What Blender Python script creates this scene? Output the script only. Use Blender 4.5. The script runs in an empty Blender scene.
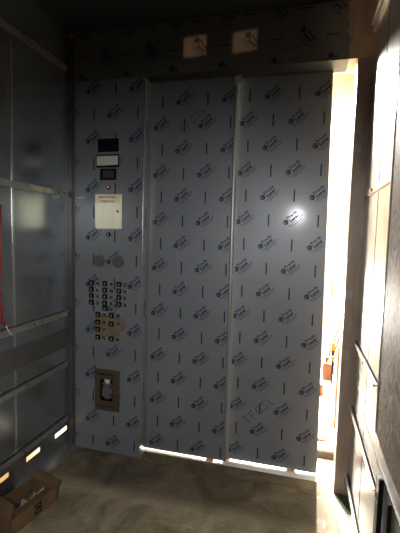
import bpy, bmesh, math, random
from mathutils import Vector, Matrix
random.seed(7)
S = bpy.context.scene
C = S.collection

# ------------------------------------------------------------------ materials
def mat(name, col, rough=.5, metal=0., noise=0., nscale=8., stretch=(1, 1, 1), bump=0., emis=None, estr=0., spec=.5, col2=None, coat=0., dist=0., nrough=0., aniso=0.):
    m = bpy.data.materials.new(name); m.use_nodes = True
    nt = m.node_tree; b = nt.nodes['Principled BSDF']
    b.inputs['Base Color'].default_value = (*col, 1)
    b.inputs['Roughness'].default_value = rough
    b.inputs['Metallic'].default_value = metal
    b.inputs['Specular IOR Level'].default_value = spec
    b.inputs['Coat Weight'].default_value = coat
    b.inputs['Coat Roughness'].default_value = .13
    b.inputs['Anisotropic'].default_value = aniso
    if emis:
        b.inputs['Emission Color'].default_value = (*emis, 1)
        b.inputs['Emission Strength'].default_value = estr
    tc = nt.nodes.new('ShaderNodeTexCoord'); mp = nt.nodes.new('ShaderNodeMapping')
    mp.inputs['Scale'].default_value = stretch
    nz = nt.nodes.new('ShaderNodeTexNoise'); nz.inputs['Scale'].default_value = nscale
    nz.inputs['Detail'].default_value = 6; nz.inputs['Distortion'].default_value = dist
    nt.links.new(tc.outputs['Object'], mp.inputs[0]); nt.links.new(mp.outputs[0], nz.inputs['Vector'])
    if noise > 0 or col2:
        r = nt.nodes.new('ShaderNodeValToRGB')
        r.color_ramp.elements[0].position = .3; r.color_ramp.elements[1].position = .7
        c2 = col2 or tuple(min(1, c*(1+noise)) for c in col)
        c1 = col if col2 else tuple(c*(1-noise) for c in col)
        r.color_ramp.elements[0].color = (*c1, 1); r.color_ramp.elements[1].color = (*c2, 1)
        nt.links.new(nz.outputs['Fac'], r.inputs[0]); nt.links.new(r.outputs[0], b.inputs['Base Color'])
    if nrough > 0:
        mr = nt.nodes.new('ShaderNodeMapRange')
        mr.inputs['To Min'].default_value = rough - nrough; mr.inputs['To Max'].default_value = rough + nrough
        nt.links.new(nz.outputs['Fac'], mr.inputs['Value']); nt.links.new(mr.outputs[0], b.inputs['Roughness'])
    if bump > 0:
        bp = nt.nodes.new('ShaderNodeBump'); bp.inputs['Strength'].default_value = bump; bp.inputs['Distance'].default_value = .01
        nt.links.new(nz.outputs['Fac'], bp.inputs['Height']); nt.links.new(bp.outputs[0], b.inputs['Normal'])
    return m

def plywood():
    m = bpy.data.materials.new('plywood'); m.use_nodes = True
    nt = m.node_tree; N = nt.nodes; K = nt.links; b = N['Principled BSDF']
    b.inputs['Roughness'].default_value = .7; b.inputs['Specular IOR Level'].default_value = .25
    tc = N.new('ShaderNodeTexCoord'); mp = N.new('ShaderNodeMapping'); mp.inputs['Scale'].default_value = (1.0, 5.0, 1)
    mp.inputs['Rotation'].default_value = (0, 0, .25)
    K.new(tc.outputs['Object'], mp.inputs[0])
    w = N.new('ShaderNodeTexNoise'); w.inputs['Scale'].default_value = 1.6; w.inputs['Detail'].default_value = 2; w.inputs['Distortion'].default_value = .8
    K.new(mp.outputs[0], w.inputs['Vector'])
    mul = N.new('ShaderNodeMath'); mul.operation = 'MULTIPLY'; mul.inputs[1].default_value = 70
    sn = N.new('ShaderNodeMath'); sn.operation = 'SINE'
    K.new(w.outputs['Fac'], mul.inputs[0]); K.new(mul.outputs[0], sn.inputs[0])
    r = N.new('ShaderNodeValToRGB'); r.color_ramp.elements[0].position = 0; r.color_ramp.elements[1].position = .9
    r.color_ramp.elements[0].color = (.25, .222, .162, 1); r.color_ramp.elements[1].color = (.28, .25, .185, 1)
    K.new(sn.outputs[0], r.inputs[0])
    # pale dust smears and dark dirt
    d = N.new('ShaderNodeTexNoise'); d.inputs['Scale'].default_value = 3.2; d.inputs['Detail'].default_value = 9; d.inputs['Roughness'].default_value = .65; d.inputs['Distortion'].default_value = 1.2
    K.new(tc.outputs['Object'], d.inputs['Vector'])
    r2 = N.new('ShaderNodeValToRGB'); r2.color_ramp.elements[0].position = .38; r2.color_ramp.elements[1].position = .68
    r2.color_ramp.elements[0].color = (.55, .52, .46, 1); r2.color_ramp.elements[1].color = (1.4, 1.36, 1.25, 1)
    K.new(d.outputs['Fac'], r2.inputs[0])
    mx = N.new('ShaderNodeMix'); mx.data_type = 'RGBA'; mx.blend_type = 'MULTIPLY'; mx.inputs[0].default_value = 1
    K.new(r.outputs[0], mx.inputs[6]); K.new(r2.outputs[0], mx.inputs[7])
    # dirtier band in front of the doors
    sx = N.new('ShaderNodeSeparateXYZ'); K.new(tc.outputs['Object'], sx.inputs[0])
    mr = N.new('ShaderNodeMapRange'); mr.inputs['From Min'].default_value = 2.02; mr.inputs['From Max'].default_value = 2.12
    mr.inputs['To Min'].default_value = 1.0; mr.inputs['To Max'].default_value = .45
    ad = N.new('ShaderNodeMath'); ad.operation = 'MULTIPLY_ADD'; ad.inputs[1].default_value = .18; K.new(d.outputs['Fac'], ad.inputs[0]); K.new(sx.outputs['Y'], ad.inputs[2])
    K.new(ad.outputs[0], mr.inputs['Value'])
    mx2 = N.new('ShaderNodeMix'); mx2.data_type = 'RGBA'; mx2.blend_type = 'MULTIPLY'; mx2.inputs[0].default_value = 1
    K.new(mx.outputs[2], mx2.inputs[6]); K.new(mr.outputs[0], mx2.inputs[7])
    K.new(mx2.outputs[2], b.inputs['Base Color'])
    bp = N.new('ShaderNodeBump'); bp.inputs['Strength'].default_value = .25; bp.inputs['Distance'].default_value = .004
    K.new(d.outputs['Fac'], bp.inputs['Height']); K.new(bp.outputs[0], b.inputs['Normal'])
    return m

M = dict(
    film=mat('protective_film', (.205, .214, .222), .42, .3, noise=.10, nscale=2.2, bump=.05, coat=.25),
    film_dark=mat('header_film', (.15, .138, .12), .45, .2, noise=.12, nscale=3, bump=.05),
    ink=mat('navy_ink', (.006, .014, .045), .5, 0),
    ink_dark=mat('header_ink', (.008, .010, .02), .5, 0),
    pen=mat('pencil_marks', (.06, .06, .065), .6),
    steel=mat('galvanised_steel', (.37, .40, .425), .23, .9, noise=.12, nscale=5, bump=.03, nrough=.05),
    steel_r=mat('lit_steel', (.68, .67, .67), .33, .85, noise=.1, nscale=9, bump=.05, nrough=.06),  # wall steel again, paler to carry the strong light on the right
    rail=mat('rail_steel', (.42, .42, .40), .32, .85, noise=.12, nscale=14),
    rail_r=mat('lit_rail_steel', (.7, .68, .64), .28, .8, noise=.1, nscale=14),  # rail steel again, light on the right side put into the colour
    strip=mat('polished_strip', (.75, .75, .72), .2, .9),
    band=mat('dark_steel', (.13, .13, .125), .4, .7, noise=.15, nscale=6),
    dulltrim=mat('dull_trim_steel', (.25, .25, .24), .4, .5),
    darkrail=mat('dark_rail_steel', (.16, .155, .13), .4, .6, noise=.2, nscale=14),  # darker rail steel for the top left rail
    soffit=mat('shaded_soffit_film', (.022, .021, .019), .5, .1, noise=.2, nscale=6),  # film colour darkened for the shade under the header
    dullpost=mat('dull_corner_steel', (.13, .13, .115), .35, .6, noise=.2, nscale=6),
    brown=mat('bare_brown_steel', (.36, .26, .18), .45, .3, noise=.2, nscale=6, stretch=(3, 1, .5)),
    post=mat('brown_jamb_steel', (.27, .20, .145), .4, .25, noise=.3, nscale=5, stretch=(2, 2, .6), bump=.04),
    tape=mat('pale_tape', (.33, .26, .20), .5, .1),
    swirled=mat('dark_swirl_sheet', (.085, .066, .05), .6, .1, nscale=7, col2=(.27, .215, .17), stretch=(1, 1.0, 1.0), bump=.3, dist=4.5),
    black=mat('black_plastic', (.004, .004, .004), .5, spec=.15),
    blackm=mat('matt_black', (.006, .006, .006), .8, spec=.1),
    cream=mat('cream_lens', (.62, .60, .50), .35),
    screen=mat('grey_screen', (.045, .05, .047), .5, spec=.2),
    brass=mat('brushed_nickel', (.60, .55, .38), .3, .75, noise=.10, nscale=6, stretch=(30, 1, 1), aniso=.6),
    bronze=mat('dark_bronze', (.12, .095, .06), .42, .6, noise=.15, nscale=10),
    tan=mat('tan_backplate', (.155, .118, .07), .6, .1, noise=.25, nscale=22),
    chrome=mat('chrome', (.75, .74, .70), .15, 1),
    chromedk=mat('dull_button_metal', (.62, .58, .48), .28, .8),
    grille=mat('speaker_grille', (.14, .135, .12), .5, .4, noise=.2, nscale=60),
    red=mat('red_plastic', (.28, .012, .015), .4),
    redtext=mat('red_lettering', (.30, .03, .02), .5),
    white=mat('white_plastic', (.75, .73, .70), .4),
    card=mat('cardboard', (.135, .082, .045), .85, noise=.12, nscale=10, spec=.15),
    cardin=mat('cardboard_inside', (.12, .075, .038), .85, noise=.15, nscale=10, spec=.15),
    plastic=mat('clear_bag', (.35, .30, .24), .25, 0, noise=.3, nscale=30, bump=.6),
    ceiling=mat('black_ceiling', (.008, .008, .008), .8),
    dark=mat('dark_back_wall', (.05, .05, .05), .5, .4),
    olive=mat('olive_filler', (.10, .09, .05), .5, .3, noise=.25, nscale=12, stretch=(1, 1, .3)),
    drywall=mat('lobby_wall_paint', (.62, .56, .45), .9, noise=.05, nscale=20, bump=.1),
    tanwall=mat('tan_landing_panel', (.42, .335, .215), .75, noise=.14, nscale=26, bump=.25),
    lobbyfloor=mat('pale_lobby_floor', (.6, .54, .44), .8, noise=.08, nscale=5),
    sill=mat('sill_aluminium', (.7, .68, .64), .35, .6, noise=.08, nscale=20, stretch=(.5, 8, 1)),
    orange=mat('orange_gib', (.75, .33, .03), .5),
    yellow=mat('yellow_plastic', (.35, .17, .005), .4),
    ply=plywood(),
    green=mat('green_floor_patch', (.055, .07, .035), .7, noise=.2, nscale=30),
    wood=mat('raw_timber', (.20, .10, .035), .7, noise=.15, nscale=20, stretch=(6, 6, .5)),
    darkwood=mat('dark_timber', (.05, .028, .018), .6, noise=.2, nscale=20),
    cardlit=mat('brown_carton', (.16, .055, .014), .85, noise=.1, nscale=10),
    sticker=mat('torn_paper_label', (.50, .46, .36), .6, noise=.35, nscale=45),
)

# ------------------------------------------------------------------ mesh helpers
class MB:
    def __init__(s, *mats): s.bm = bmesh.new(); s.mats = [M[m] for m in mats]
    def box(s, a, b, mi=0, bev=0.):
        x0, x1 = sorted((a[0], b[0])); y0, y1 = sorted((a[1], b[1])); z0, z1 = sorted((a[2], b[2]))
        t = bmesh.new(); bmesh.ops.create_cube(t, size=1)
        for v in t.verts: v.co = Vector(((x0+x1)/2+v.co.x*(x1-x0), (y0+y1)/2+v.co.y*(y1-y0), (z0+z1)/2+v.co.z*(z1-z0)))
        if bev: bmesh.ops.bevel(t, geom=t.edges[:], offset=bev, segments=2, affect='EDGES')
        s.merge(t, mi); return s
    def merge(s, t, mi=0, mtx=None):
        mp = {}
        for v in t.verts: mp[v] = s.bm.verts.new(mtx @ v.co if mtx else v.co)
        for f in t.faces:
            try:
                nf = s.bm.faces.new([mp[v] for v in f.verts]); nf.material_index = mi; nf.smooth = f.smooth
            except ValueError: pass
        t.free()
    def poly(s, pts, mi=0):
        f = s.bm.faces.new([s.bm.verts.new(p) for p in pts]); f.material_index = mi; return s
    def prism(s, pts, vec, mi=0):
        vec = Vector(vec); a = [s.bm.verts.new(p) for p in pts]; b = [s.bm.verts.new(Vector(p)+vec) for p in pts]
        n = len(pts)
        fs = [s.bm.faces.new(a), s.bm.faces.new(b[::-1])] + [s.bm.faces.new((a[i], b[i], b[(i+1) % n], a[(i+1) % n])) for i in range(n)]
        for f in fs: f.material_index = mi
        return s
    def cyl(s, p0, p1, r, r2=None, seg=20, mi=0, smooth=False):
        p0, p1 = Vector(p0), Vector(p1); d = p1-p0
        t = bmesh.new(); bmesh.ops.create_cone(t, cap_ends=True, segments=seg, radius1=r, radius2=r if r2 is None else r2, depth=d.length)
        if smooth:
            for f in t.faces: f.smooth = len(f.verts) == 4
        s.merge(t, mi, Matrix.Translation((p0+p1)/2) @ d.to_track_quat('Z', 'Y').to_matrix().to_4x4()); return s
    def tube(s, pts, r, seg=10, mi=0):
        pts = [Vector(p) for p in pts]; rings = []
        for i, p in enumerate(pts):
            d = (pts[min(i+1, len(pts)-1)]-pts[max(i-1, 0)]).normalized(); q = d.to_track_quat('Z', 'Y')
            rings.append([s.bm.verts.new(p+q @ Vector((r*math.cos(2*math.pi*k/seg), r*math.sin(2*math.pi*k/seg), 0))) for k in range(seg)])
        for a, b in zip(rings, rings[1:]):
            for k in range(seg):
                f = s.bm.faces.new((a[k], a[(k+1) % seg], b[(k+1) % seg], b[k])); f.smooth = True; f.material_index = mi
        s.bm.faces.new(rings[0][::-1]).material_index = mi; s.bm.faces.new(rings[-1]).material_index = mi
        return s
    def build(s, name, parent=None, loc=None):
        bmesh.ops.recalc_face_normals(s.bm, faces=s.bm.faces[:])
        me = bpy.data.meshes.new(name); s.bm.to_mesh(me); s.bm.free()
        for m in s.mats: me.materials.append(m)
        o = bpy.data.objects.new(name, me); C.objects.link(o)
        if parent:
            o.parent = parent; off = Vector(); q = parent
            while q: off += q.location; q = q.parent
            me.transform(Matrix.Translation(-off))
        return o

def thing(name, label, cat, loc=(0, 0, 0), group=None):
    o = bpy.data.objects.new(name, None); C.objects.link(o); o.location = loc; o.empty_display_size = .1
    return tag(o, label, cat, group)
def tag(o, label, cat, group=None, kind=None):
    o['label'] = label; o['category'] = cat
    if group: o['group'] = group
    if kind: o['kind'] = kind
    return o
def struct(o, label, cat): return tag(o, label, cat, kind='structure')

# ------------------------------------------------------------------ flat lettering as polygons
_tc = {}
def text2d(txt, size=1., shear=0., bold=.0):
    key = (txt, shear, bold)
    if key not in _tc:
        cu = bpy.data.curves.new('t', 'FONT'); cu.body = txt; cu.resolution_u = 1; cu.shear = shear; cu.offset = bold
        cu.align_x = 'LEFT'
        o = bpy.data.objects.new('t', cu); C.objects.link(o)
        dg = bpy.context.evaluated_depsgraph_get(); me = bpy.data.meshes.new_from_object(o.evaluated_get(dg))
        vs = [(v.co.x, v.co.y) for v in me.vertices]; fs = [tuple(p.vertices) for p in me.polygons]
        bpy.data.objects.remove(o); bpy.data.curves.remove(cu); bpy.data.meshes.remove(me)
        w = max(v[0] for v in vs)-min(v[0] for v in vs); x0 = min(v[0] for v in vs)
        _tc[key] = ([(x-x0, y) for x, y in vs], fs, w)
    vs, fs, w = _tc[key]
    return [[(vs[i][0]*size, vs[i][1]*size) for i in f] for f in fs], w*size
def text_fit(txt, width, height, **k):
    ps, w = text2d(txt, 1., **k)
    h = max(p[1] for q in ps for p in q)
    return [[(x*width/w, y*height/h) for x, y in q] for q in ps]
def xf(ps, dx, dy, ang=0.):
    c, s = math.cos(ang), math.sin(ang)
    return [[(c*x-s*y+dx, s*x+c*y+dy) for x, y in q] for q in ps]
def rect(x0, y0, x1, y1): return [[(x0, y0), (x1, y0), (x1, y1), (x0, y1)]]
def disc(cx, cy, r, n=14): return [[(cx+r*math.cos(2*math.pi*k/n), cy+r*math.sin(2*math.pi*k/n)) for k in range(n)]]
def stroke(pts, w):
    out = []
    for (x0, y0), (x1, y1) in zip(pts, pts[1:]):
        dx, dy = x1-x0, y1-y0; l = math.hypot(dx, dy) or 1; nx, ny = -dy/l*w/2, dx/l*w/2
        out.append([(x0+nx, y0+ny), (x0-nx, y0-ny), (x1-nx, y1-ny), (x1+nx, y1+ny)])
    return out
def clip(q, x0, z0, x1, z1):
    for ax, lim, sg in ((0, x0, 1), (0, x1, -1), (1, z0, 1), (1, z1, -1)):
        out = []
        for i in range(len(q)):
            a, b = q[i], q[(i+1) % len(q)]; da, db = sg*(a[ax]-lim), sg*(b[ax]-lim)
            if da >= 0: out.append(a)
            if (da >= 0) != (db >= 0):
                t = da/(da-db); out.append((a[0]+t*(b[0]-a[0]), a[1]+t*(b[1]-a[1])))
        q = out
        if len(q) < 3: return None
    return q
def lay(mb, polys, y, mi, lim=None):
    for q in polys:
        if lim: q = clip(q, *lim)
        if q and len(q) > 2: mb.poly([(x, y, z) for x, z in q], mi)

# the printed film emblem: ring with a swoosh, two words, two fine lines
def emblem():
    ps = []
    n = 20; R, r = .0150, .0085
    for k in range(n):
        a0, a1 = 2*math.pi*k/n, 2*math.pi*(k+1)/n
        ri = r if 4 < k < 17 else r*.75
        ps.append([(R*math.cos(a0), R*math.sin(a0)), (R*math.cos(a1), R*math.sin(a1)), (ri*math.cos(a1), ri*math.sin(a1)), (ri*math.cos(a0), ri*math.sin(a0))])
    ps += [[(-.004, -.009), (.003, -.009), (.006, .002), (.001, .007), (-.005, .003)]]
    ps += xf(text_fit('Precix', .068, .0185, bold=.028), .0185, .0025)
    ps += xf(text_fit('Laser', .060, .0185, bold=.050), .0205, -.0190)
    for y, x0, x1 in ((-.030, -.006, .098), (-.042, .010, .084)):
        x = x0
        while x < x1:
            w = .011 if random.random() < .7 else .006
            ps += rect(x, y, min(x+w, x1), y+.0036); x += w+.0014
    return ps
EMB = [[(x*1.09-.006, y*1.09-.001) for x, y in q] for q in emblem()]; A42 = math.radians(42)
EMBR = xf(EMB, 0, 0, A42)
def film(mb, y, mi, lim, x0, z0, P, dx=.152, rot=False, skew=0.):
    """x0,z0 = ring centre of one emblem in an even column"""
    X0, Z0, X1, Z1 = lim
    if not rot:
        for c in range(-14, 15):
            cx = x0+c*dx; off = P/2 if c % 2 else 0.
            for k in range(-9, 10):
                cz = z0+off+k*P; sx = skew*(cz-1.3)
                lay(mb, xf(EMBR, cx+sx, cz), y, mi, lim)
                zc = cz+P/2+.006
                lay(mb, rect(cx+sx+.035, zc-.037, cx+sx+.044, zc+.037), y, mi, lim)
    else:
        E2 = xf(EMB, 0, 0, A42-math.pi/2)
        for c in range(-3, 5):
            cz = z0+c*dx; off = P/2 if c % 2 else 0.
            for k in range(-9, 10):
                cx = x0+off+k*P
                lay(mb, xf(E2, cx, cz), y, mi, lim)
                xc = cx+P/2
                lay(mb, rect(xc-.036, cz-.043, xc+.036, cz-.036), y, mi, lim)
def hand(txt_pts, x, z, sc, ang, w):
    out = []
    for st in txt_pts: out += stroke([(a*sc, b*sc) for a, b in st], w)
    return xf(out, x, z, ang)
TFCSL = [[(0, 1), (.8, 1.05)], [(.4, 1.02), (.45, 0)],
         [(1.15, 0), (1.1, 1), (1.75, 1.05)], [(1.12, .55), (1.6, .6)],
         [(2.7, .85), (2.45, 1.02), (2.1, .8), (2.05, .3), (2.3, 0), (2.65, .1), (2.75, .4), (2.45, .42)],
         [(3.6, .9), (3.3, 1.02), (3.1, .8), (3.45, .5), (3.55, .2), (3.3, 0), (3.0, .12)],
         [(4.0, 1.0), (4.02, 0), (4.5, .02)]]

# ------------------------------------------------------------------ key dimensions (metres), camera at x=0,y=0
XL, XR, YR, YD = -1.513, .321, 2.312, 2.42
YD2 = 2.46
XE, XP = -.985, .246
ZH, ZC = 2.464, 2.767
YB = -1.3

# ------------------------------------------------------------------ setting
o = MB('ply'); o.box((XL, YB, -.03), (XR, 2.395, 0)); struct(o.build('floor'), 'scuffed plywood sheet floor of the lift car', 'floor')
o = MB('ceiling'); o.box((XL-.03, YB-.03, ZC), (XR+.03, YR+.3, ZC+.03)); struct(o.build('ceiling'), 'unlit black ceiling of the lift car', 'ceiling')
o = MB('dark'); o.box((XL, YB-.03, 0), (XR, YB, ZC)); struct(o.build('wall_back'), 'dark rear wall of the lift car', 'wall')

# left wall with three vent slots low down
o = MB('steel', 'blackm')
slots = [(1.33, 1.455), (1.60, 1.724), (1.864, 1.99), (2.14, 2.274)]
z0, z1 = .134, .165
o.box((XL-.004, YB, -.03), (XL, YR, z0)); o.box((XL-.004, YB, z1), (XL, YR, ZC))
ys = [YB]+[v for s in slots for v in s]+[YR]
for a, b in zip(ys[0::2], ys[1::2]): o.box((XL-.004, a, z0), (XL, b, z1))
wl = struct(o.build('wall_left'), 'grey galvanised steel left wall with horizontal rails and slotted base', 'wall')
MB('strip').box((XL, 1.776, .24), (XL+.003, 1.790, 2.51)).build('seam_strip', wl)
MB('strip').box((XL, .42, .24), (XL+.003, .434, 2.51)).build('seam_strip', wl)
MB('band').box((XL, YB, .722), (XL+.006, 2.265, .850)).build('dark_band', wl)  # darker strip between the rails above and below it
lb = MB('steel'); lb.prism([(XL, YB, 0), (XL+.078, YB, 0), (XL+.078, YB, .006), (XL, YB, .03)], (0, YR-.012-YB, 0))
struct(lb.build('baseboard_left'), 'low sloped steel strip along foot of left wall', 'baseboard')

# right wall
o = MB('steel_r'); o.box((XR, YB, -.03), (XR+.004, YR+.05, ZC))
wr = struct(o.build('wall_right'), 'brightly lit steel right wall with horizontal rails', 'wall')
MB('band').box((XR-.0015, 1.905, .15), (XR, 1.911, 2.55)).build('panel_seam', wr)
MB('band').box((XR-.004, YB, .650), (XR, 1.86, .656)).build('panel_seam', wr)
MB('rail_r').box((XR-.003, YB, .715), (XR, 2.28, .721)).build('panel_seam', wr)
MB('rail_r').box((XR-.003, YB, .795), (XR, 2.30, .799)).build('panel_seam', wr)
o = MB('swirled', 'rail'); o.box((XR-.010, YB, .745), (XR, 1.600, 2.62)); o.box((XR-.0125, 1.592, .745), (XR-.009, 1.600, 2.62), 1)  # dark brown swirl-textured plate over the near part of the wall
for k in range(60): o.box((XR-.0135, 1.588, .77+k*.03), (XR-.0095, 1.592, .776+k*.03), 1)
sc = struct(o.build('wall_right_sheet'), 'dark scratched panel over near part of right wall', 'wall sheet')
o = MB('rail_r'); o.prism([(.238, 2.295, .002), (.303, 2.14, .002), (XR, 2.12, .02), (XR, 2.10, .105), (.300, 2.10, .105)], (0, 0, .0005))
o.bm.free()
o = MB('rail_r')
A_ = [(.240, 2.298, .0), (.225, 1.0, 0), (.302, 1.0, .10), (.302, 2.13, .012)]
v = [o.bm.verts.new(p) for p in A_]; o.bm.faces.new(v)
o.poly([(.302, 2.13, .012), (.302, 1.0, .10), (XR, 1.0, .10), (XR, 2.13, .012)])
o.poly([(.240, 2.298, 0), (.302, 2.13, .012), (.302, 2.13, 0)])
br = struct(o.build('baseboard_right'), 'white-lit flared steel kick plate along foot of right wall', 'baseboard')
gp = MB('green'); gp.prism([(.246, 2.305, .0), (.318, 2.305, .0), (.318, 2.135, .0), (.306, 2.135, 0)], (0, 0, .004))  # plate drawn in place of the gap that shows dark floor
tag(gp.build('gap_infill'), 'dark green infill for the corner gap under the right jamb', 'infill')

# front header: bare steel with printed film that ends in a ragged edge
o = MB('brown'); o.box((XL, YR, ZH), (XR, YD, ZC))
o.box((XL, YD, ZH+.045), (XR, 2.60, ZC+.1))
hd = struct(o.build('wall_front'), 'steel header above the lift doors wrapped in printed film', 'wall')
rag = [(.205, ZH), (.198, 2.475), (.204, 2.50), (.197, 2.53), (.207, 2.56), (.200, 2.585), (.186, 2.61), (.194, 2.64), (.190, 2.66), (.182, 2.68), (.189, 2.72), (.187, ZC)]
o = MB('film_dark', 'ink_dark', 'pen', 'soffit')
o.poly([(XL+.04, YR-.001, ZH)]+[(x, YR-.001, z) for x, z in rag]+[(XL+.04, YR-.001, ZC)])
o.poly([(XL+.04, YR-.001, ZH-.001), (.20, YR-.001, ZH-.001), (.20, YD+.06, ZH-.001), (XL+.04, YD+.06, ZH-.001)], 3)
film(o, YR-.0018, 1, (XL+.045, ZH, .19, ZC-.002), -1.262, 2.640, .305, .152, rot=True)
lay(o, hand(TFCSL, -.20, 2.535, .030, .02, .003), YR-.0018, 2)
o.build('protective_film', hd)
o = MB('olive'); o.box((XL, YR-.012, ZH+.002), (XL+.038, YR, ZC-.03), bev=.002); o.build('corner_filler', hd)
o = MB('sill'); o.box((-.436, YD-.012, ZH-.050), (-.398, YD-.004, ZH-.001), bev=.001); o.build('header_clip', hd)

# right front jamb
o = MB('post'); o.box((XP, YR, 0), (XR, YD-.01, ZH)); o.box((XP+.050, YR-.004, 0.0), (XR, YR+.001, ZH))
jb = struct(o.build('trim_1'), 'narrow brown steel jamb between door opening and right wall', 'jamb')
for xa, xb, za, zb in ((.252, .286, 1.965, 2.008), (.252, .286, 1.160, 1.205), (.252, .290, .800, .865)):
    MB('tape').box((xa, YR-.0015, za), (xb, YR, zb)).build('tape_patch', jb)

# door sill and marks
o = MB('sill'); o.box((-1.25, 2.397, -.03), (XR, 2.515, -.002))
for k in range(5): o.box((-1.25, 2.405+k*.02, -.004), (XR, 2.411+k*.02, .0))
struct(o.build('trim_2'), 'bright grooved metal sill under the lift doors', 'sill')

# ------------------------------------------------------------------ doors
o = MB('film', 'ink', 'pen'); L1 = (-1.02, .012, -.437, 2.50)
o.box((L1[0], YD, L1[1]), (L1[2], YD+.022, L1[3]))
film(o, YD-.001, 1, (-1.0, .02, -.440, 2.49), -.795, 1.122, .303, .1480, skew=.001)
lay(o, hand(TFCSL, -.755, 2.125, .045, math.radians(48), .0045), YD-.001, 2)
d1 = struct(o.build('door_1'), 'left sliding lift door panel wrapped in grey printed film', 'door')
t = MB('dulltrim')
pr = [(-.440, YD-.001), (-.432, YD-.006), (-.424, YD-.005), (-.419, YD+.002), (-.419, YD+.024), (-.440, YD+.024)]
t.prism([(x, y, .012) for x, y in pr], (0, 0, 2.49)); t.build('edge_trim', d1)
MB('orange').box((-.555, YD+.002, -.001), (-.506, YD+.020, .012)).build('door_gib', d1)

o = MB('film', 'ink', 'pen')
o.prism([(-.45, YD2, .010), (.154, YD2, .010), (.130, YD2, 2.50), (-.45, YD2, 2.50)], (0, .022, 0))
film(o, YD2-.001, 1, (-.41, .02, .129, 2.49), -.101, 1.288, .303, .1480, skew=.008)
lay(o, hand(TFCSL, -.292, .262, .054, math.radians(46), .0050), YD2-.001, 2)
d2 = struct(o.build('door_2'), 'right sliding lift door panel with pencil scrawl near its foot', 'door')
MB('orange').box((-.035, YD2+.002, -.002), (.022, YD2+.020, .010)).build('door_gib', d2)
MB('orange').box((-.437, YD2+.002, -.002), (-.405, YD2+.020, .010)).build('door_gib', d2)

# ------------------------------------------------------------------ car operating panel (the return left of the doors)
cop = thing('car_operating_panel', 'tall film-wrapped steel control panel with lift buttons left of the doors', 'control panel', (-1.23, YR, 0))
o = MB('film', 'ink', 'pen')
o.box((XL+.040, YR, 0.0), (XE, YD-.006, ZH-.002))
film(o, YR-.001, 1, (XL+.043, .004, XE-.003, ZH-.006), -1.219, 1.310, .311, .153)
lay(o, hand(TFCSL, -1.185, 2.335, .018, 0, .002), YR-.001, 2)
for z in (2.1, 1.55, .95, .4):                                      # faint upright print on the edge face
    for k in range(6): o.box((XE, YR+.035, z+k*.018), (XE+.0006, YR+.055, z+k*.018+.010), 1)
o.build('faceplate', cop)
MB('strip').box((XE-.004, YR-.0012, .01), (XE+.001, YR+.004, ZH-.004), bev=.001).build('corner_trim', cop)
t = MB('dullpost'); t.box((XL+.001, YR-.016, .0), (XL+.030, YR+.0, ZH)); t.box((XL+.030, YR-.006, 0), (XL+.041, YR+.0, ZH)); t.build('corner_post', cop)

MB('black', 'blackm').box((-1.304, YR-.004, 2.012), (-1.156, YR, 2.096), bev=.002).box((-1.297, YR-.0045, 2.018), (-1.163, YR-.0039, 2.090), 1).build('display_window', cop)
el = MB('black').box((-1.313, YR-.005, 1.914), (-1.152, YR, 1.996), bev=.002).build('emergency_light', cop)
MB('cream').box((-1.308, YR-.010, 1.925), (-1.157, YR-.004, 1.987), bev=.003).build('light_lens', el)
lc = MB('black').box((-1.287, YR-.006, 1.834), (-1.170, YR, 1.906), bev=.003).build('position_display', cop)
MB('screen').box((-1.263, YR-.0075, 1.846), (-1.187, YR-.0055, 1.893)).build('screen', lc)
al = MB('red').cyl((-1.227, YR, 1.787), (-1.227, YR-.008, 1.787), .0165, .0145, 28, smooth=True).build('alarm_lamp', cop)
MB('white').cyl((-1.227, YR-.007, 1.789), (-1.227, YR-.012, 1.789), .007, .0055, 18, smooth=True).build('lamp_lens', al)

fb = MB('brass').box((-1.318, YR-.010, 1.522), (-1.130, YR, 1.742), bev=.002).build('fire_service_cabinet', cop)
o = MB('redtext')
lay(o, xf(text_fit('FIREFIGHTERS\'', .122, .015, bold=.02), -1.290, 1.716), YR-.0110, 0)
lay(o, xf(text_fit('OPERATION', .096, .015, bold=.02), -1.276, 1.690), YR-.0110, 0)
q = o.build('lettering', fb); q['label'] = 'red capital lettering'
MB('brass').box((-1.316, YR-.0118, 1.6315), (-1.172, YR-.0098, 1.6345)).build('highlight_line', fb)  # added strip that draws the lamp highlight across the cabinet
lk = MB('chromedk').cyl((-1.156, YR-.009, 1.633), (-1.156, YR-.014, 1.633), .0125, .011, 24).build('lock', fb)
MB('blackm').cyl((-1.156, YR-.0135, 1.633), (-1.156, YR-.0145, 1.633), .0075, .0075, 16).build('keyhole', lk)
ks = MB('black').cyl((-1.225, YR, 1.484), (-1.225, YR-.007, 1.484), .0155, .0135, 24, smooth=True).build('key_switch', cop)
MB('chromedk').box((-1.2275, YR-.0085, 1.477), (-1.2225, YR-.0065, 1.491)).build('key_slot', ks)
for x in (-1.289, -1.155):
    g = MB('grille', 'blackm'); g.cyl((x, YR, 1.307), (x, YR-.003, 1.307), .0425, .0415, 36)
    for rr, n in ((0, 1), (.010, 6), (.020, 12), (.030, 18)):
        for k in range(n):
            a = 2*math.pi*k/n; cx, cz = x+rr*math.cos(a), 1.307+rr*math.sin(a)
            g.poly([(cx+.0026*math.cos(j*math.pi/3), YR-.0034, cz+.0026*math.sin(j*math.pi/3)) for j in range(6)], 1)
    g.build('speaker_grille', cop)

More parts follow.
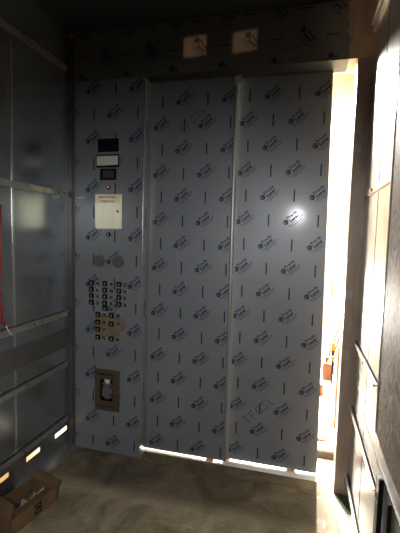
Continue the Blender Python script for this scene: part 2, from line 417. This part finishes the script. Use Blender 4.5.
bp = MB('tan')
bp.prism([(-1.318, YR, .948), (-1.165, YR, .950), (-1.135, YR, .930), (-1.110, YR, .920), (-1.090, YR, .900), (-1.094, YR, .868), (-1.118, YR, .850), (-1.134, YR, .840), (-1.137, YR, .785), (-1.318, YR, .785)], (0, -.0022, 0))
bp.build('button_backing', cop)['label'] = 'tan backing patch with film torn away'
black = [(x, z) for z in (1.160, 1.116, 1.073, 1.029) for x in (-1.348, -1.249, -1.147)] + [(-1.248, .995)]
black += [(-1.299, .949), (-1.200, .949), (-1.299, .898), (-1.200, .893), (-1.299, .849), (-1.299, .795), (-1.199, .793)]
rnd = [(x, z) for z in (1.158, 1.114, 1.071, 1.027) for x in (-1.300, -1.200, -1.101)] + [(-1.199, .993)]
rnd += [(-1.249, .951), (-1.149, .951), (-1.251, .899), (-1.251, .851), (-1.251, .794), (-1.152, .794)]
for i, (x, z) in enumerate(black):
    b = MB('black').box((x-.0175, YR-.007, z-.0175), (x+.0175, YR, z+.0175), bev=.003).build('floor_marking_plate', cop)
    g = MB('chromedk'); g.box((x-.004, YR-.0078, z-.006), (x+.005, YR-.0068, z+.007)); g.box((x-.007, YR-.0078, z-.011), (x+.007, YR-.0068, z-.009)); g.build('raised_mark', b)
for i, (x, z) in enumerate(rnd):
    b = MB('chromedk').cyl((x, YR, z), (x, YR-.007, z), .0185, .0165, 24, smooth=True).build('floor_button', cop)
    MB('blackm').cyl((x, YR-.0065, z), (x, YR-.0074, z), .0130, .0130, 20).build('dark_ring', b)  # black disc leaving a dark ring around the cap
    MB('chrome').cyl((x, YR-.0066, z), (x, YR-.0105, z), .0110, .0085, 18, smooth=True).build('button_cap', b)
MB('blackm').cyl((-1.146, YR-.002, .899), (-1.146, YR-.0032, .899), .007, .007, 14).build('empty_button_hole', cop)

# phone cabinet
x0, x1, z0, z1 = -1.317, -1.137, .295, .577
a0, a1, b0, b1 = -1.276, -1.184, .362, .514
o = MB('bronze')
o.box((x0, YR-.010, z0), (a0, YR, z1)); o.box((a1, YR-.010, z0), (x1, YR, z1)); o.box((a0, YR-.010, z0), (a1, YR, b0)); o.box((a0, YR-.010, b1), (a1, YR, z1))
ph = o.build('phone_cabinet', cop)
MB('blackm').box((a0, YR-.003, b0), (a1, YR-.0005, b1)).build('recess', ph)
o = MB('grille'); o.prism([(-1.262, YR-.003, .395), (-1.262, YR-.003, .480), (-1.250, YR-.003, .497), (-1.205, YR-.003, .497), (-1.190, YR-.003, .470), (-1.190, YR-.003, .392), (-1.215, YR-.003, .375), (-1.245, YR-.003, .380)], (0, -.004, 0)); o.build('phone_unit', ph)
for x, z in ((-1.256, .470), (-1.198, .462), (-1.250, .385), (-1.205, .378), (-1.200, .410), (-1.262, .450)):
    MB('black').box((x-.006, YR-.009, z-.006), (x+.006, YR-.006, z+.006), bev=.001).build('fixing_clip', ph)
t = MB('cream'); t.prism([(-1.243, YR-.007, .512), (-1.203, YR-.007, .512), (-1.206, YR-.007, .493), (-1.218, YR-.007, .483), (-1.230, YR-.007, .485), (-1.241, YR-.007, .497)], (0, -.003, 0)); t.build('phone_lamp', ph)
MB('chrome').cyl((-1.153, YR-.009, .437), (-1.153, YR-.017, .437), .0125, .010, 20, smooth=True).build('knob', ph)
o = MB('blackm')
lay(o, xf(text_fit('EMERGENCY', .112, .014, bold=.02), -1.287, .540), YR-.0108, 0)
o.build('lettering', ph)['label'] = 'upper black lettering'
o = MB('blackm')
lay(o, xf(text_fit('TELEPHONE', .128, .014, shear=.25, bold=.02), -1.297, .318), YR-.0108, 0)
o.build('lettering', ph)['label'] = 'lower slanted black lettering'
o = MB('chrome')
for x in (-1.440, -1.424, -1.406): o.cyl((x, YR, 1.722+.03*(x+1.42)), (x, YR-.004, 1.722+.03*(x+1.42)), .0045, .004, 10)
o.build('glint_row', cop)  # chrome dots drawn for the rail glints reflected on the panel

# ------------------------------------------------------------------ rails on the walls
def rail(side, z, h, label, y1=2.27, y0=YB+.02, th=.012, bolts=(), m='rail', lip=True, sticker=None):
    x = XL if side < 0 else XR
    s = 1 if side < 0 else -1
    r = thing('wall_rail', label, 'rail', (x, (y0+y1)/2, z), 'steel rails on the left wall' if side < 0 else 'steel rails on the right wall')
    o = MB(m); o.box((x, y0, z-h/2), (x+s*th, y1, z+h/2), bev=.0015)
    if lip: o.box((x, y0, z+h/2-.004), (x+s*(th+.010), y1, z+h/2), bev=.001)
    o.build('rail_bar', r)
    for yy in bolts:
        MB('band').cyl((x+s*th, yy, z), (x+s*(th+.006), yy, z), .0075, .0075, 6).build('bolt', r)
    if sticker:
        MB('sticker').box((x+s*th, sticker[0], z-.014), (x+s*(th+.0012), sticker[1], z+.018)).build('torn_label', r)['label'] = 'torn pale paper label'
    return r
rail(-1, 2.531, .028, 'highest steel rail on the dark upper left wall', bolts=(1.0, 1.9, 2.15), m='darkrail')
rail(-1, 1.741, .034, 'left wall rail at eye level carrying a torn pale label', bolts=(1.1, 2.17, 2.23), sticker=(1.914, 2.114))
rail(-1, .949, .038, 'left wall rail just above the dark band, below the red cord', bolts=(1.1, 1.93, 2.0))
rail(-1, .602, .036, 'left wall rail just below the dark band', bolts=(1.1, 1.87))
rail(-1, .221, .036, 'lowest steel rail on the left wall, above the lit slots', bolts=(1.2, 1.83))
rail(1, 2.585, .040, 'highest rail on the right wall, catching warm light', y1=2.26, y0=1.2, m='sill', th=.016)
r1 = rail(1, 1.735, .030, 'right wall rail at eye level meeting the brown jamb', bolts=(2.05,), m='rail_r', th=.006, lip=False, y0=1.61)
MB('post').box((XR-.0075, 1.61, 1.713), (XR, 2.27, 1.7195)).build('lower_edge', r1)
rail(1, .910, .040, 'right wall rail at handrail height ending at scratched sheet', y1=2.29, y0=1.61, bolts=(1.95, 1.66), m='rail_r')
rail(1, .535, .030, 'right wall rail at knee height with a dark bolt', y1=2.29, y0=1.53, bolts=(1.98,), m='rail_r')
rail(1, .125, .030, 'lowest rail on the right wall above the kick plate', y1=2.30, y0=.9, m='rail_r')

# stud leaning at the right wall
st = thing('metal_stud', 'dark-edged metal stud standing against right wall below scratched sheet', 'stud', (.30, 1.44, 0))
o = MB('band', 'black'); o.box((XR-.020, 1.435, 0), (XR-.004, 1.480, .64)); o.build('stud_body', st)
MB('black').box((XR-.020, 1.425, 0), (XR-.004, 1.436, .655), bev=.002).build('rubber_edge', st)
o = MB('white', 'black'); o.box((XR-.0208, 1.440, .555), (XR-.0198, 1.470, .600)); 
for k in range(3): o.box((XR-.0214, 1.444+k*.009, .562), (XR-.0206, 1.448+k*.009, .592), 1)
o.build('paper_label', st)
o = MB('black'); o.box((XR-.012, 1.315, .30), (XR, 1.325, .640), bev=.002); tag(o.build('edge_strip'), 'thin black upright strip on right wall near the picture corner', 'strip')

# ------------------------------------------------------------------ red cord hanging by the left wall
cd = thing('hanging_cord', 'red cord hanging down left wall with bare white wire end', 'cord', (XL+.03, 1.642, 1.0))
pts = [(XL+.03, 1.658, 1.63), (XL+.03, 1.657, 1.50), (XL+.03, 1.654, 1.30), (XL+.03, 1.652, 1.12), (XL+.03, 1.658, 1.05), (XL+.03, 1.668, 1.02), (XL+.03, 1.678, .998)]
MB('red').tube(pts, .006).build('red_sheath', cd)
MB('red').tube([(XL+.036, 1.642, 1.10), (XL+.036, 1.632, 1.04), (XL+.036, 1.642, 1.02), (XL+.034, 1.662, 1.03)], .004).build('cord_loop', cd)
MB('white').tube([(XL+.03, 1.686, 1.0), (XL+.03, 1.696, .975), (XL+.03, 1.714, .950), (XL+.03, 1.736, .935)], .0028).build('wire_end', cd)
MB('chromedk').cyl((XL, 1.647, 1.63), (XL+.04, 1.647, 1.63), .006).build('hook', cd)

# ------------------------------------------------------------------ cardboard carton
bx = thing('cardboard_box', 'open shallow brown cardboard carton with a black square C logo', 'box', (-1.37, 1.665, 0))
A = Vector((-1.262, 1.800, 0)); D = Vector((-1.312, 1.503, 0)); W = Vector((-.184, .030, 0)); hz = Vector((0, 0, .080))
L_ = D-A; n_in = W.normalized(); th = .004
def wall_(mb, p, q, inn, h=hz):
    mb.prism([p, q, q+h, p+h], inn*th)
o = MB('card')
wall_(o, A, D, n_in); wall_(o, A+W, D+W, -n_in); wall_(o, A, A+W, L_.normalized()); wall_(o, D, D+W, -L_.normalized())
o.prism([A, D, D+W, A+W], (0, 0, .004)); o.build('carton_body', bx)
up = Vector((0, 0, 1))
o = MB('cardin'); p, q = A+hz, D+hz; f_ = n_in*.055+up*-.012
o.prism([p, q, q+f_+L_*-.03, p+f_+L_*.08], up*.003); o.build('long_flap', bx)
o = MB('cardin'); p, q = A+hz+up*.001, A+W+hz+up*.001; out = -L_.normalized()
o.prism([p, q, q+out*.030+up*.022+W*.30, p+out*.030+up*.006+W*.05], up*.003); o.build('end_flap', bx)
o = MB('cardin'); p, q = D+hz+up*.001, D+W+hz+up*.001; 
o.prism([p, q, q-L_*.20+up*.05, p-L_*.16+up*.040+W*.2], up*.003); o.build('end_flap', bx)
# plastic bag: crumpled sheet
o = MB('plastic'); n = 9; g = {}
for i in range(n+1):
    for j in range(5):
        p = A+L_*(.12+.7*i/n)+W*(.30+.16*j/4+.05*math.sin(i*1.7))+up*(.045+.02*random.random()+.018*math.sin(i*2.1+j))
        g[i, j] = o.bm.verts.new(p)
for i in range(n):
    for j in range(4): o.bm.faces.new((g[i, j], g[i+1, j], g[i+1, j+1], g[i, j+1]))
tag(o.build('plastic_bag'), 'crumpled clear plastic bag lying inside the open carton', 'bag')
# logo on the long outer face
o = MB('black', 'card')
outn = -n_in*.0008; ex = -L_.normalized()
def facept(u, v): return D+ex*u+up*v+outn
def facepoly(mb, polys, u0, v0, mi, off=0.):
    for q in polys: mb.poly([facept(u0+x, v0+y)-n_in*off for x, y in q], mi)
facepoly(o, rect(0, 0, .046, .058), .145, .012, 0)
ring = []
for k in range(2, 23):
    a0, a1 = math.radians(k*14.4+6), math.radians((k+1)*14.4+6); R, r = .018, .0105
    ring.append([(R*math.cos(a0), 1.15*R*math.sin(a0)), (R*math.cos(a1), 1.15*R*math.sin(a1)), (r*math.cos(a1), 1.15*r*math.sin(a1)), (r*math.cos(a0), 1.15*r*math.sin(a0))])
facepoly(o, ring, .168, .041, 1, .0006)
o.build('printed_logo', bx)['label'] = 'black square with a letter C'
o = MB('cardin'); facepoly(o, text_fit('ARIC', .05, .026), .205, .030, 0); o.build('faint_lettering', bx)

# ------------------------------------------------------------------ beyond the doors: landing and lobby
def slab(name, a, b, m, label, cat):
    return struct(MB(m).box(a, b).build(name), label, cat)
slab('floor_lobby', (-2.2, 2.60, -.04), (1.6, 4.6, 0.0), 'lobbyfloor', 'overlit pale floor beyond the open door gap', 'floor')
slab('wall_lobby_far', (-2.2, 4.6, -.04), (1.6, 4.63, 3.3), 'tanwall', 'bright tan wall of the lobby beyond the gap', 'wall')
slab('wall_lobby_left', (-2.23, 2.50, -.04), (-2.2, 4.63, 3.3), 'drywall', 'lobby side wall left of the gap', 'wall')
slab('wall_lobby_right', (1.6, 2.50, -.04), (1.63, 4.63, 3.3), 'drywall', 'lobby side wall right of the gap', 'wall')
slab('ceiling_lobby', (-2.23, 2.50, 3.3), (1.63, 4.63, 3.33), 'drywall', 'pale ceiling of the lobby', 'ceiling')
slab('trim_3', (-1.3, 2.525, -.04), (.6, 2.60, -.001), 'sill', 'white-lit landing sill beyond the car sill', 'sill')
slab('trim_4', (.545, 4.40, -.04), (.75, 4.6, 3.3), 'white', 'white pilaster at right of the lobby wall', 'pilaster')
slab('trim_5', (-2.2, 4.56, 3.265), (1.6, 4.6, 3.3), 'white', 'white cornice where lobby wall meets ceiling', 'cornice')

ld = thing('step_ladder', 'dark-legged ladder leaning beyond the bright door gap', 'ladder', (0.325, 3.4, 0))
Yl = 3.35
def pxl(x, z): return (x, Yl, z)
Yl = 3.50
for dx, dy in ((0, 0), (.037, .02)):
    MB('darkwood').tube([(0.267+dx, Yl+dy, .455), (0.367+dx, Yl+dy, .852)], .0065).build('ladder_rail', ld)
for k in range(4):
    a = .2+k*.2; MB('bronze').tube([(0.267+.1*a, Yl, .455+.397*a), (0.304+.1*a, Yl+.02, .455+.397*a)], .005).build('rung', ld)
MB('darkwood').tube([(0.267, Yl, .455), (0.310, Yl+.1, 0)], .006).build('leg', ld)
MB('darkwood').tube([(0.304, Yl+.02, .455), (0.355, Yl+.1, 0)], .006).build('leg', ld)

cs = thing('cardboard_carton', 'small orange-brown carton standing in the bright lobby', 'carton', (0.251, 3.3, .22))
MB('cardlit').box((0.211, 3.27, .335), (0.278, 3.36, .470), bev=.003).build('carton_body', cs)
MB('cardlit').prism([(0.211, 3.27, .470), (0.211, 3.36, .470), (0.196, 3.36, .50), (0.196, 3.27, .50)], (.003, 0, 0)).build('flap', cs)
MB('darkwood').box((0.228, 3.262, .48), (0.246, 3.30, .53), bev=.003).build('handle', cs)
tb = thing('trestle_stand', 'pale low stand carrying the orange-brown carton in the lobby', 'stand', (.2, 3.3, 0))
MB('white').box((.06, 3.2, .315), (.298, 3.42, .333)).build('stand_top', tb)
for x in (.08, .285):
    for y in (3.22, 3.40): MB('white').box((x-.01, y-.01, 0), (x+.01, y+.01, .315)).build('leg', tb)

dr = thing('power_tool', 'yellow and black power tool on pale stand beyond the gap', 'tool', (0.280, 3.25, .35))
MB('yellow').box((0.268, 3.215, .515), (0.292, 3.25, .555), bev=.005).build('motor_housing', dr)
MB('yellow').box((0.266, 3.215, .600), (0.292, 3.25, .660), bev=.005).build('battery', dr)
MB('black').cyl((0.280, 3.235, .555), (0.278, 3.235, .600), .011, .009, 12).build('grip', dr)
MB('darkwood').tube([(0.280, 3.235, .515), (0.292, 3.235, .48), (0.305, 3.235, .49)], .006).build('guard', dr)
MB('black').box((0.273, 3.21, .334), (0.285, 3.24, .515), bev=.002).build('stem', dr)

o = MB('wood'); o.box((.308, 3.14, 0), (.330, 3.18, .655), bev=.002)
tag(o.build('timber_stud'), 'short upright raw timber stud beside the jamb in the lobby', 'timber')
o = MB('wood'); o.box((.272, 3.70, .965), (.296, 3.74, 1.085), bev=.002); o.box((.280, 3.70, .0), (.290, 3.74, .97)); 
tag(o.build('timber_post'), 'slim timber post with orange block on top in the lobby', 'timber')
o = MB('cardlit'); o.cyl((.215, 3.80, .0), (.215, 3.80, .20), .045, .038, 20, smooth=True); o.cyl((.215, 3.80, .20), (.215, 3.80, .215), .041, .041, 20)
tag(o.build('paper_drum'), 'small tan drum on the lobby floor behind the gap', 'drum')
o = MB('darkwood', 'wood'); o.box((.09, 2.665, .0), (.275, 2.70, .050)); o.box((.09, 2.66, .050), (.275, 2.705, .062), 1)
tag(o.build('threshold_plank'), 'dark plank with tan top edge lying at the landing sill', 'plank')
o = MB('wood'); o.box((.10, 2.90, 0), (.232, 2.925, .014), bev=.002); tag(o.build('wood_offcut'), 'thin timber offcut lying flat on the lobby floor', 'timber')
o = MB('bronze'); o.box((.215, 2.77, 0), (.262, 2.80, .018), bev=.003); tag(o.build('metal_offcut'), 'small dark metal piece on lobby floor nearest the jamb', 'metal piece')

# hoistway wall outside the left vents
slab('wall_hoistway', (XL-.17, .6, -.6), (XL-.15, 2.6, .8), 'drywall', 'warm lit shaft wall behind the left vent slots', 'wall')
# pencil circle on the floor
o = MB('ink_dark'); n = 24
for k in range(n):
    a0, a1 = 2*math.pi*k/n, 2*math.pi*(k+1)/n
    o.poly([(.163+.022*math.cos(a0), 2.035+.030*math.sin(a0), .0008), (.163+.022*math.cos(a1), 2.035+.030*math.sin(a1), .0008), (.163+.0195*math.cos(a1), 2.035+.027*math.sin(a1), .0008), (.163+.0195*math.cos(a0), 2.035+.027*math.sin(a0), .0008)])
for q in stroke([(.158, 2.03), (.172, 2.04), (.178, 2.00)], .003): o.poly([(x, y, .0009) for x, y in q])
tag(o.build('pencil_mark'), 'small hand-drawn oval on the lit strip of floor', 'mark')
o = MB('ink_dark')
for (a, b) in (((-.33, 2.26), (.03, 2.305)), ((.03, 2.305), (.06, 2.27)), ((.06, 2.27), (.24, 2.22))):
    for q in stroke([a, b], .006): o.poly([(x, y, .0008) for x, y in q])
tag(o.build('floor_crack'), 'dark crack in the plywood before the right door', 'crack')
o = MB('ink_dark')
for q in stroke([(-1.06, 2.10), (-1.075, 2.03), (-1.05, 1.99)], .008): o.poly([(x, y, .0008) for x, y in q])
tag(o.build('floor_scuff'), 'short dark scuff on the plywood before the control panel', 'scuff')

# ------------------------------------------------------------------ lights
def area(name, loc, target, sx, sy, power, col, spread=math.pi):
    l = bpy.data.lights.new(name, 'AREA'); l.shape = 'RECTANGLE'; l.size = sx; l.size_y = sy; l.energy = power; l.color = col; l.spread = spread
    o = bpy.data.objects.new(name, l); C.objects.link(o); o.location = loc
    o.rotation_euler = (Vector(target)-Vector(loc)).to_track_quat('-Z', 'Y').to_euler(); return o
def spot(name, loc, target, power, col, ang, blend, r):
    l = bpy.data.lights.new(name, 'SPOT'); l.energy = power; l.color = col; l.spot_size = math.radians(ang); l.spot_blend = blend; l.shadow_soft_size = r
    o = bpy.data.objects.new(name, l); C.objects.link(o); o.location = loc
    o.rotation_euler = (Vector(target)-Vector(loc)).to_track_quat('-Z', 'Y').to_euler(); return o
area('lobby_ceiling_light', (-.2, 3.6, 3.2), (-.2, 3.6, 0), 1.6, .8, 60, (1, .88, .70))
area('lobby_work_light', (-.28, 4.3, 3.0), (.3, 1.9, 1.0), .9, .35, 950, (1, .95, .88))
area('lobby_low_light', (-.25, 4.2, .8), (.4, 2.2, .1), .7, .4, 110, (1, .93, .84), math.radians(110))
spot('lobby_flood', (.20, 4.4, 1.25), (.2, 2.0, .2), 1500, (1, .86, .66), 60, .4, .03)
spot('wall_washer', (-.5, 3.3, 1.0), (.4, 4.6, .7), 600, (1, .92, .8), 95, .8, .1)
spot('camera_side_lamp', (-.08, -.5, 1.786), (-.80, 2.4, .40), 125, (.97, .98, 1.0), 82, 1.0, .035)
area('shaft_light', (XL-.06, 1.85, -.35), (XL-.15, 1.85, .05), 1.2, .08, 14, (1, .62, .30))
spot('corner_bounce', (-.25, .9, 1.9), (.36, 2.2, 2.66), 11, (1, .74, .48), 28, .8, .06)  # added spot for bounced warmth on header corner and top rail
for cx in (-.667, -.37):
    area('patch_light', (cx-.25, .6, 1.9), (cx, YR, 2.61), .135, .105, .015, (1, .62, .36), math.radians(1))  # added narrow lamps casting the warm patches on the header
w = bpy.data.worlds.new('world'); S.world = w; w.use_nodes = True
w.node_tree.nodes['Background'].inputs[0].default_value = (.02, .022, .025, 1); w.node_tree.nodes['Background'].inputs[1].default_value = 1

# ------------------------------------------------------------------ camera
cam = bpy.data.cameras.new('camera'); co = bpy.data.objects.new('camera', cam); C.objects.link(co); S.camera = co
yaw, pitch, roll, f = -.2549, -.0826, .0252, 388.72
cam.sensor_fit = 'HORIZONTAL'; cam.sensor_width = 36; cam.lens = f/400*36; cam.clip_start = .02
co.location = (0, 0, 1.5)
cy, sy, cp, sp, cr, sr = math.cos(yaw), math.sin(yaw), math.cos(pitch), math.sin(pitch), math.cos(roll), math.sin(roll)
# rows: world -> camera (right, forward, up)
Rz = Matrix(((cy, -sy, 0), (sy, cy, 0), (0, 0, 1))); Rx = Matrix(((1, 0, 0), (0, cp, sp), (0, -sp, cp))); Ry = Matrix(((cr, 0, sr), (0, 1, 0), (-sr, 0, cr)))
R = Ry @ Rx @ Rz
right, fwd, upv = R[0], R[1], R[2]
m3 = Matrix((right, upv, -fwd)).transposed()
co.rotation_euler = m3.to_euler()
S.view_settings.view_transform = 'Standard'; S.view_settings.look = 'None'; S.view_settings.exposure = 0
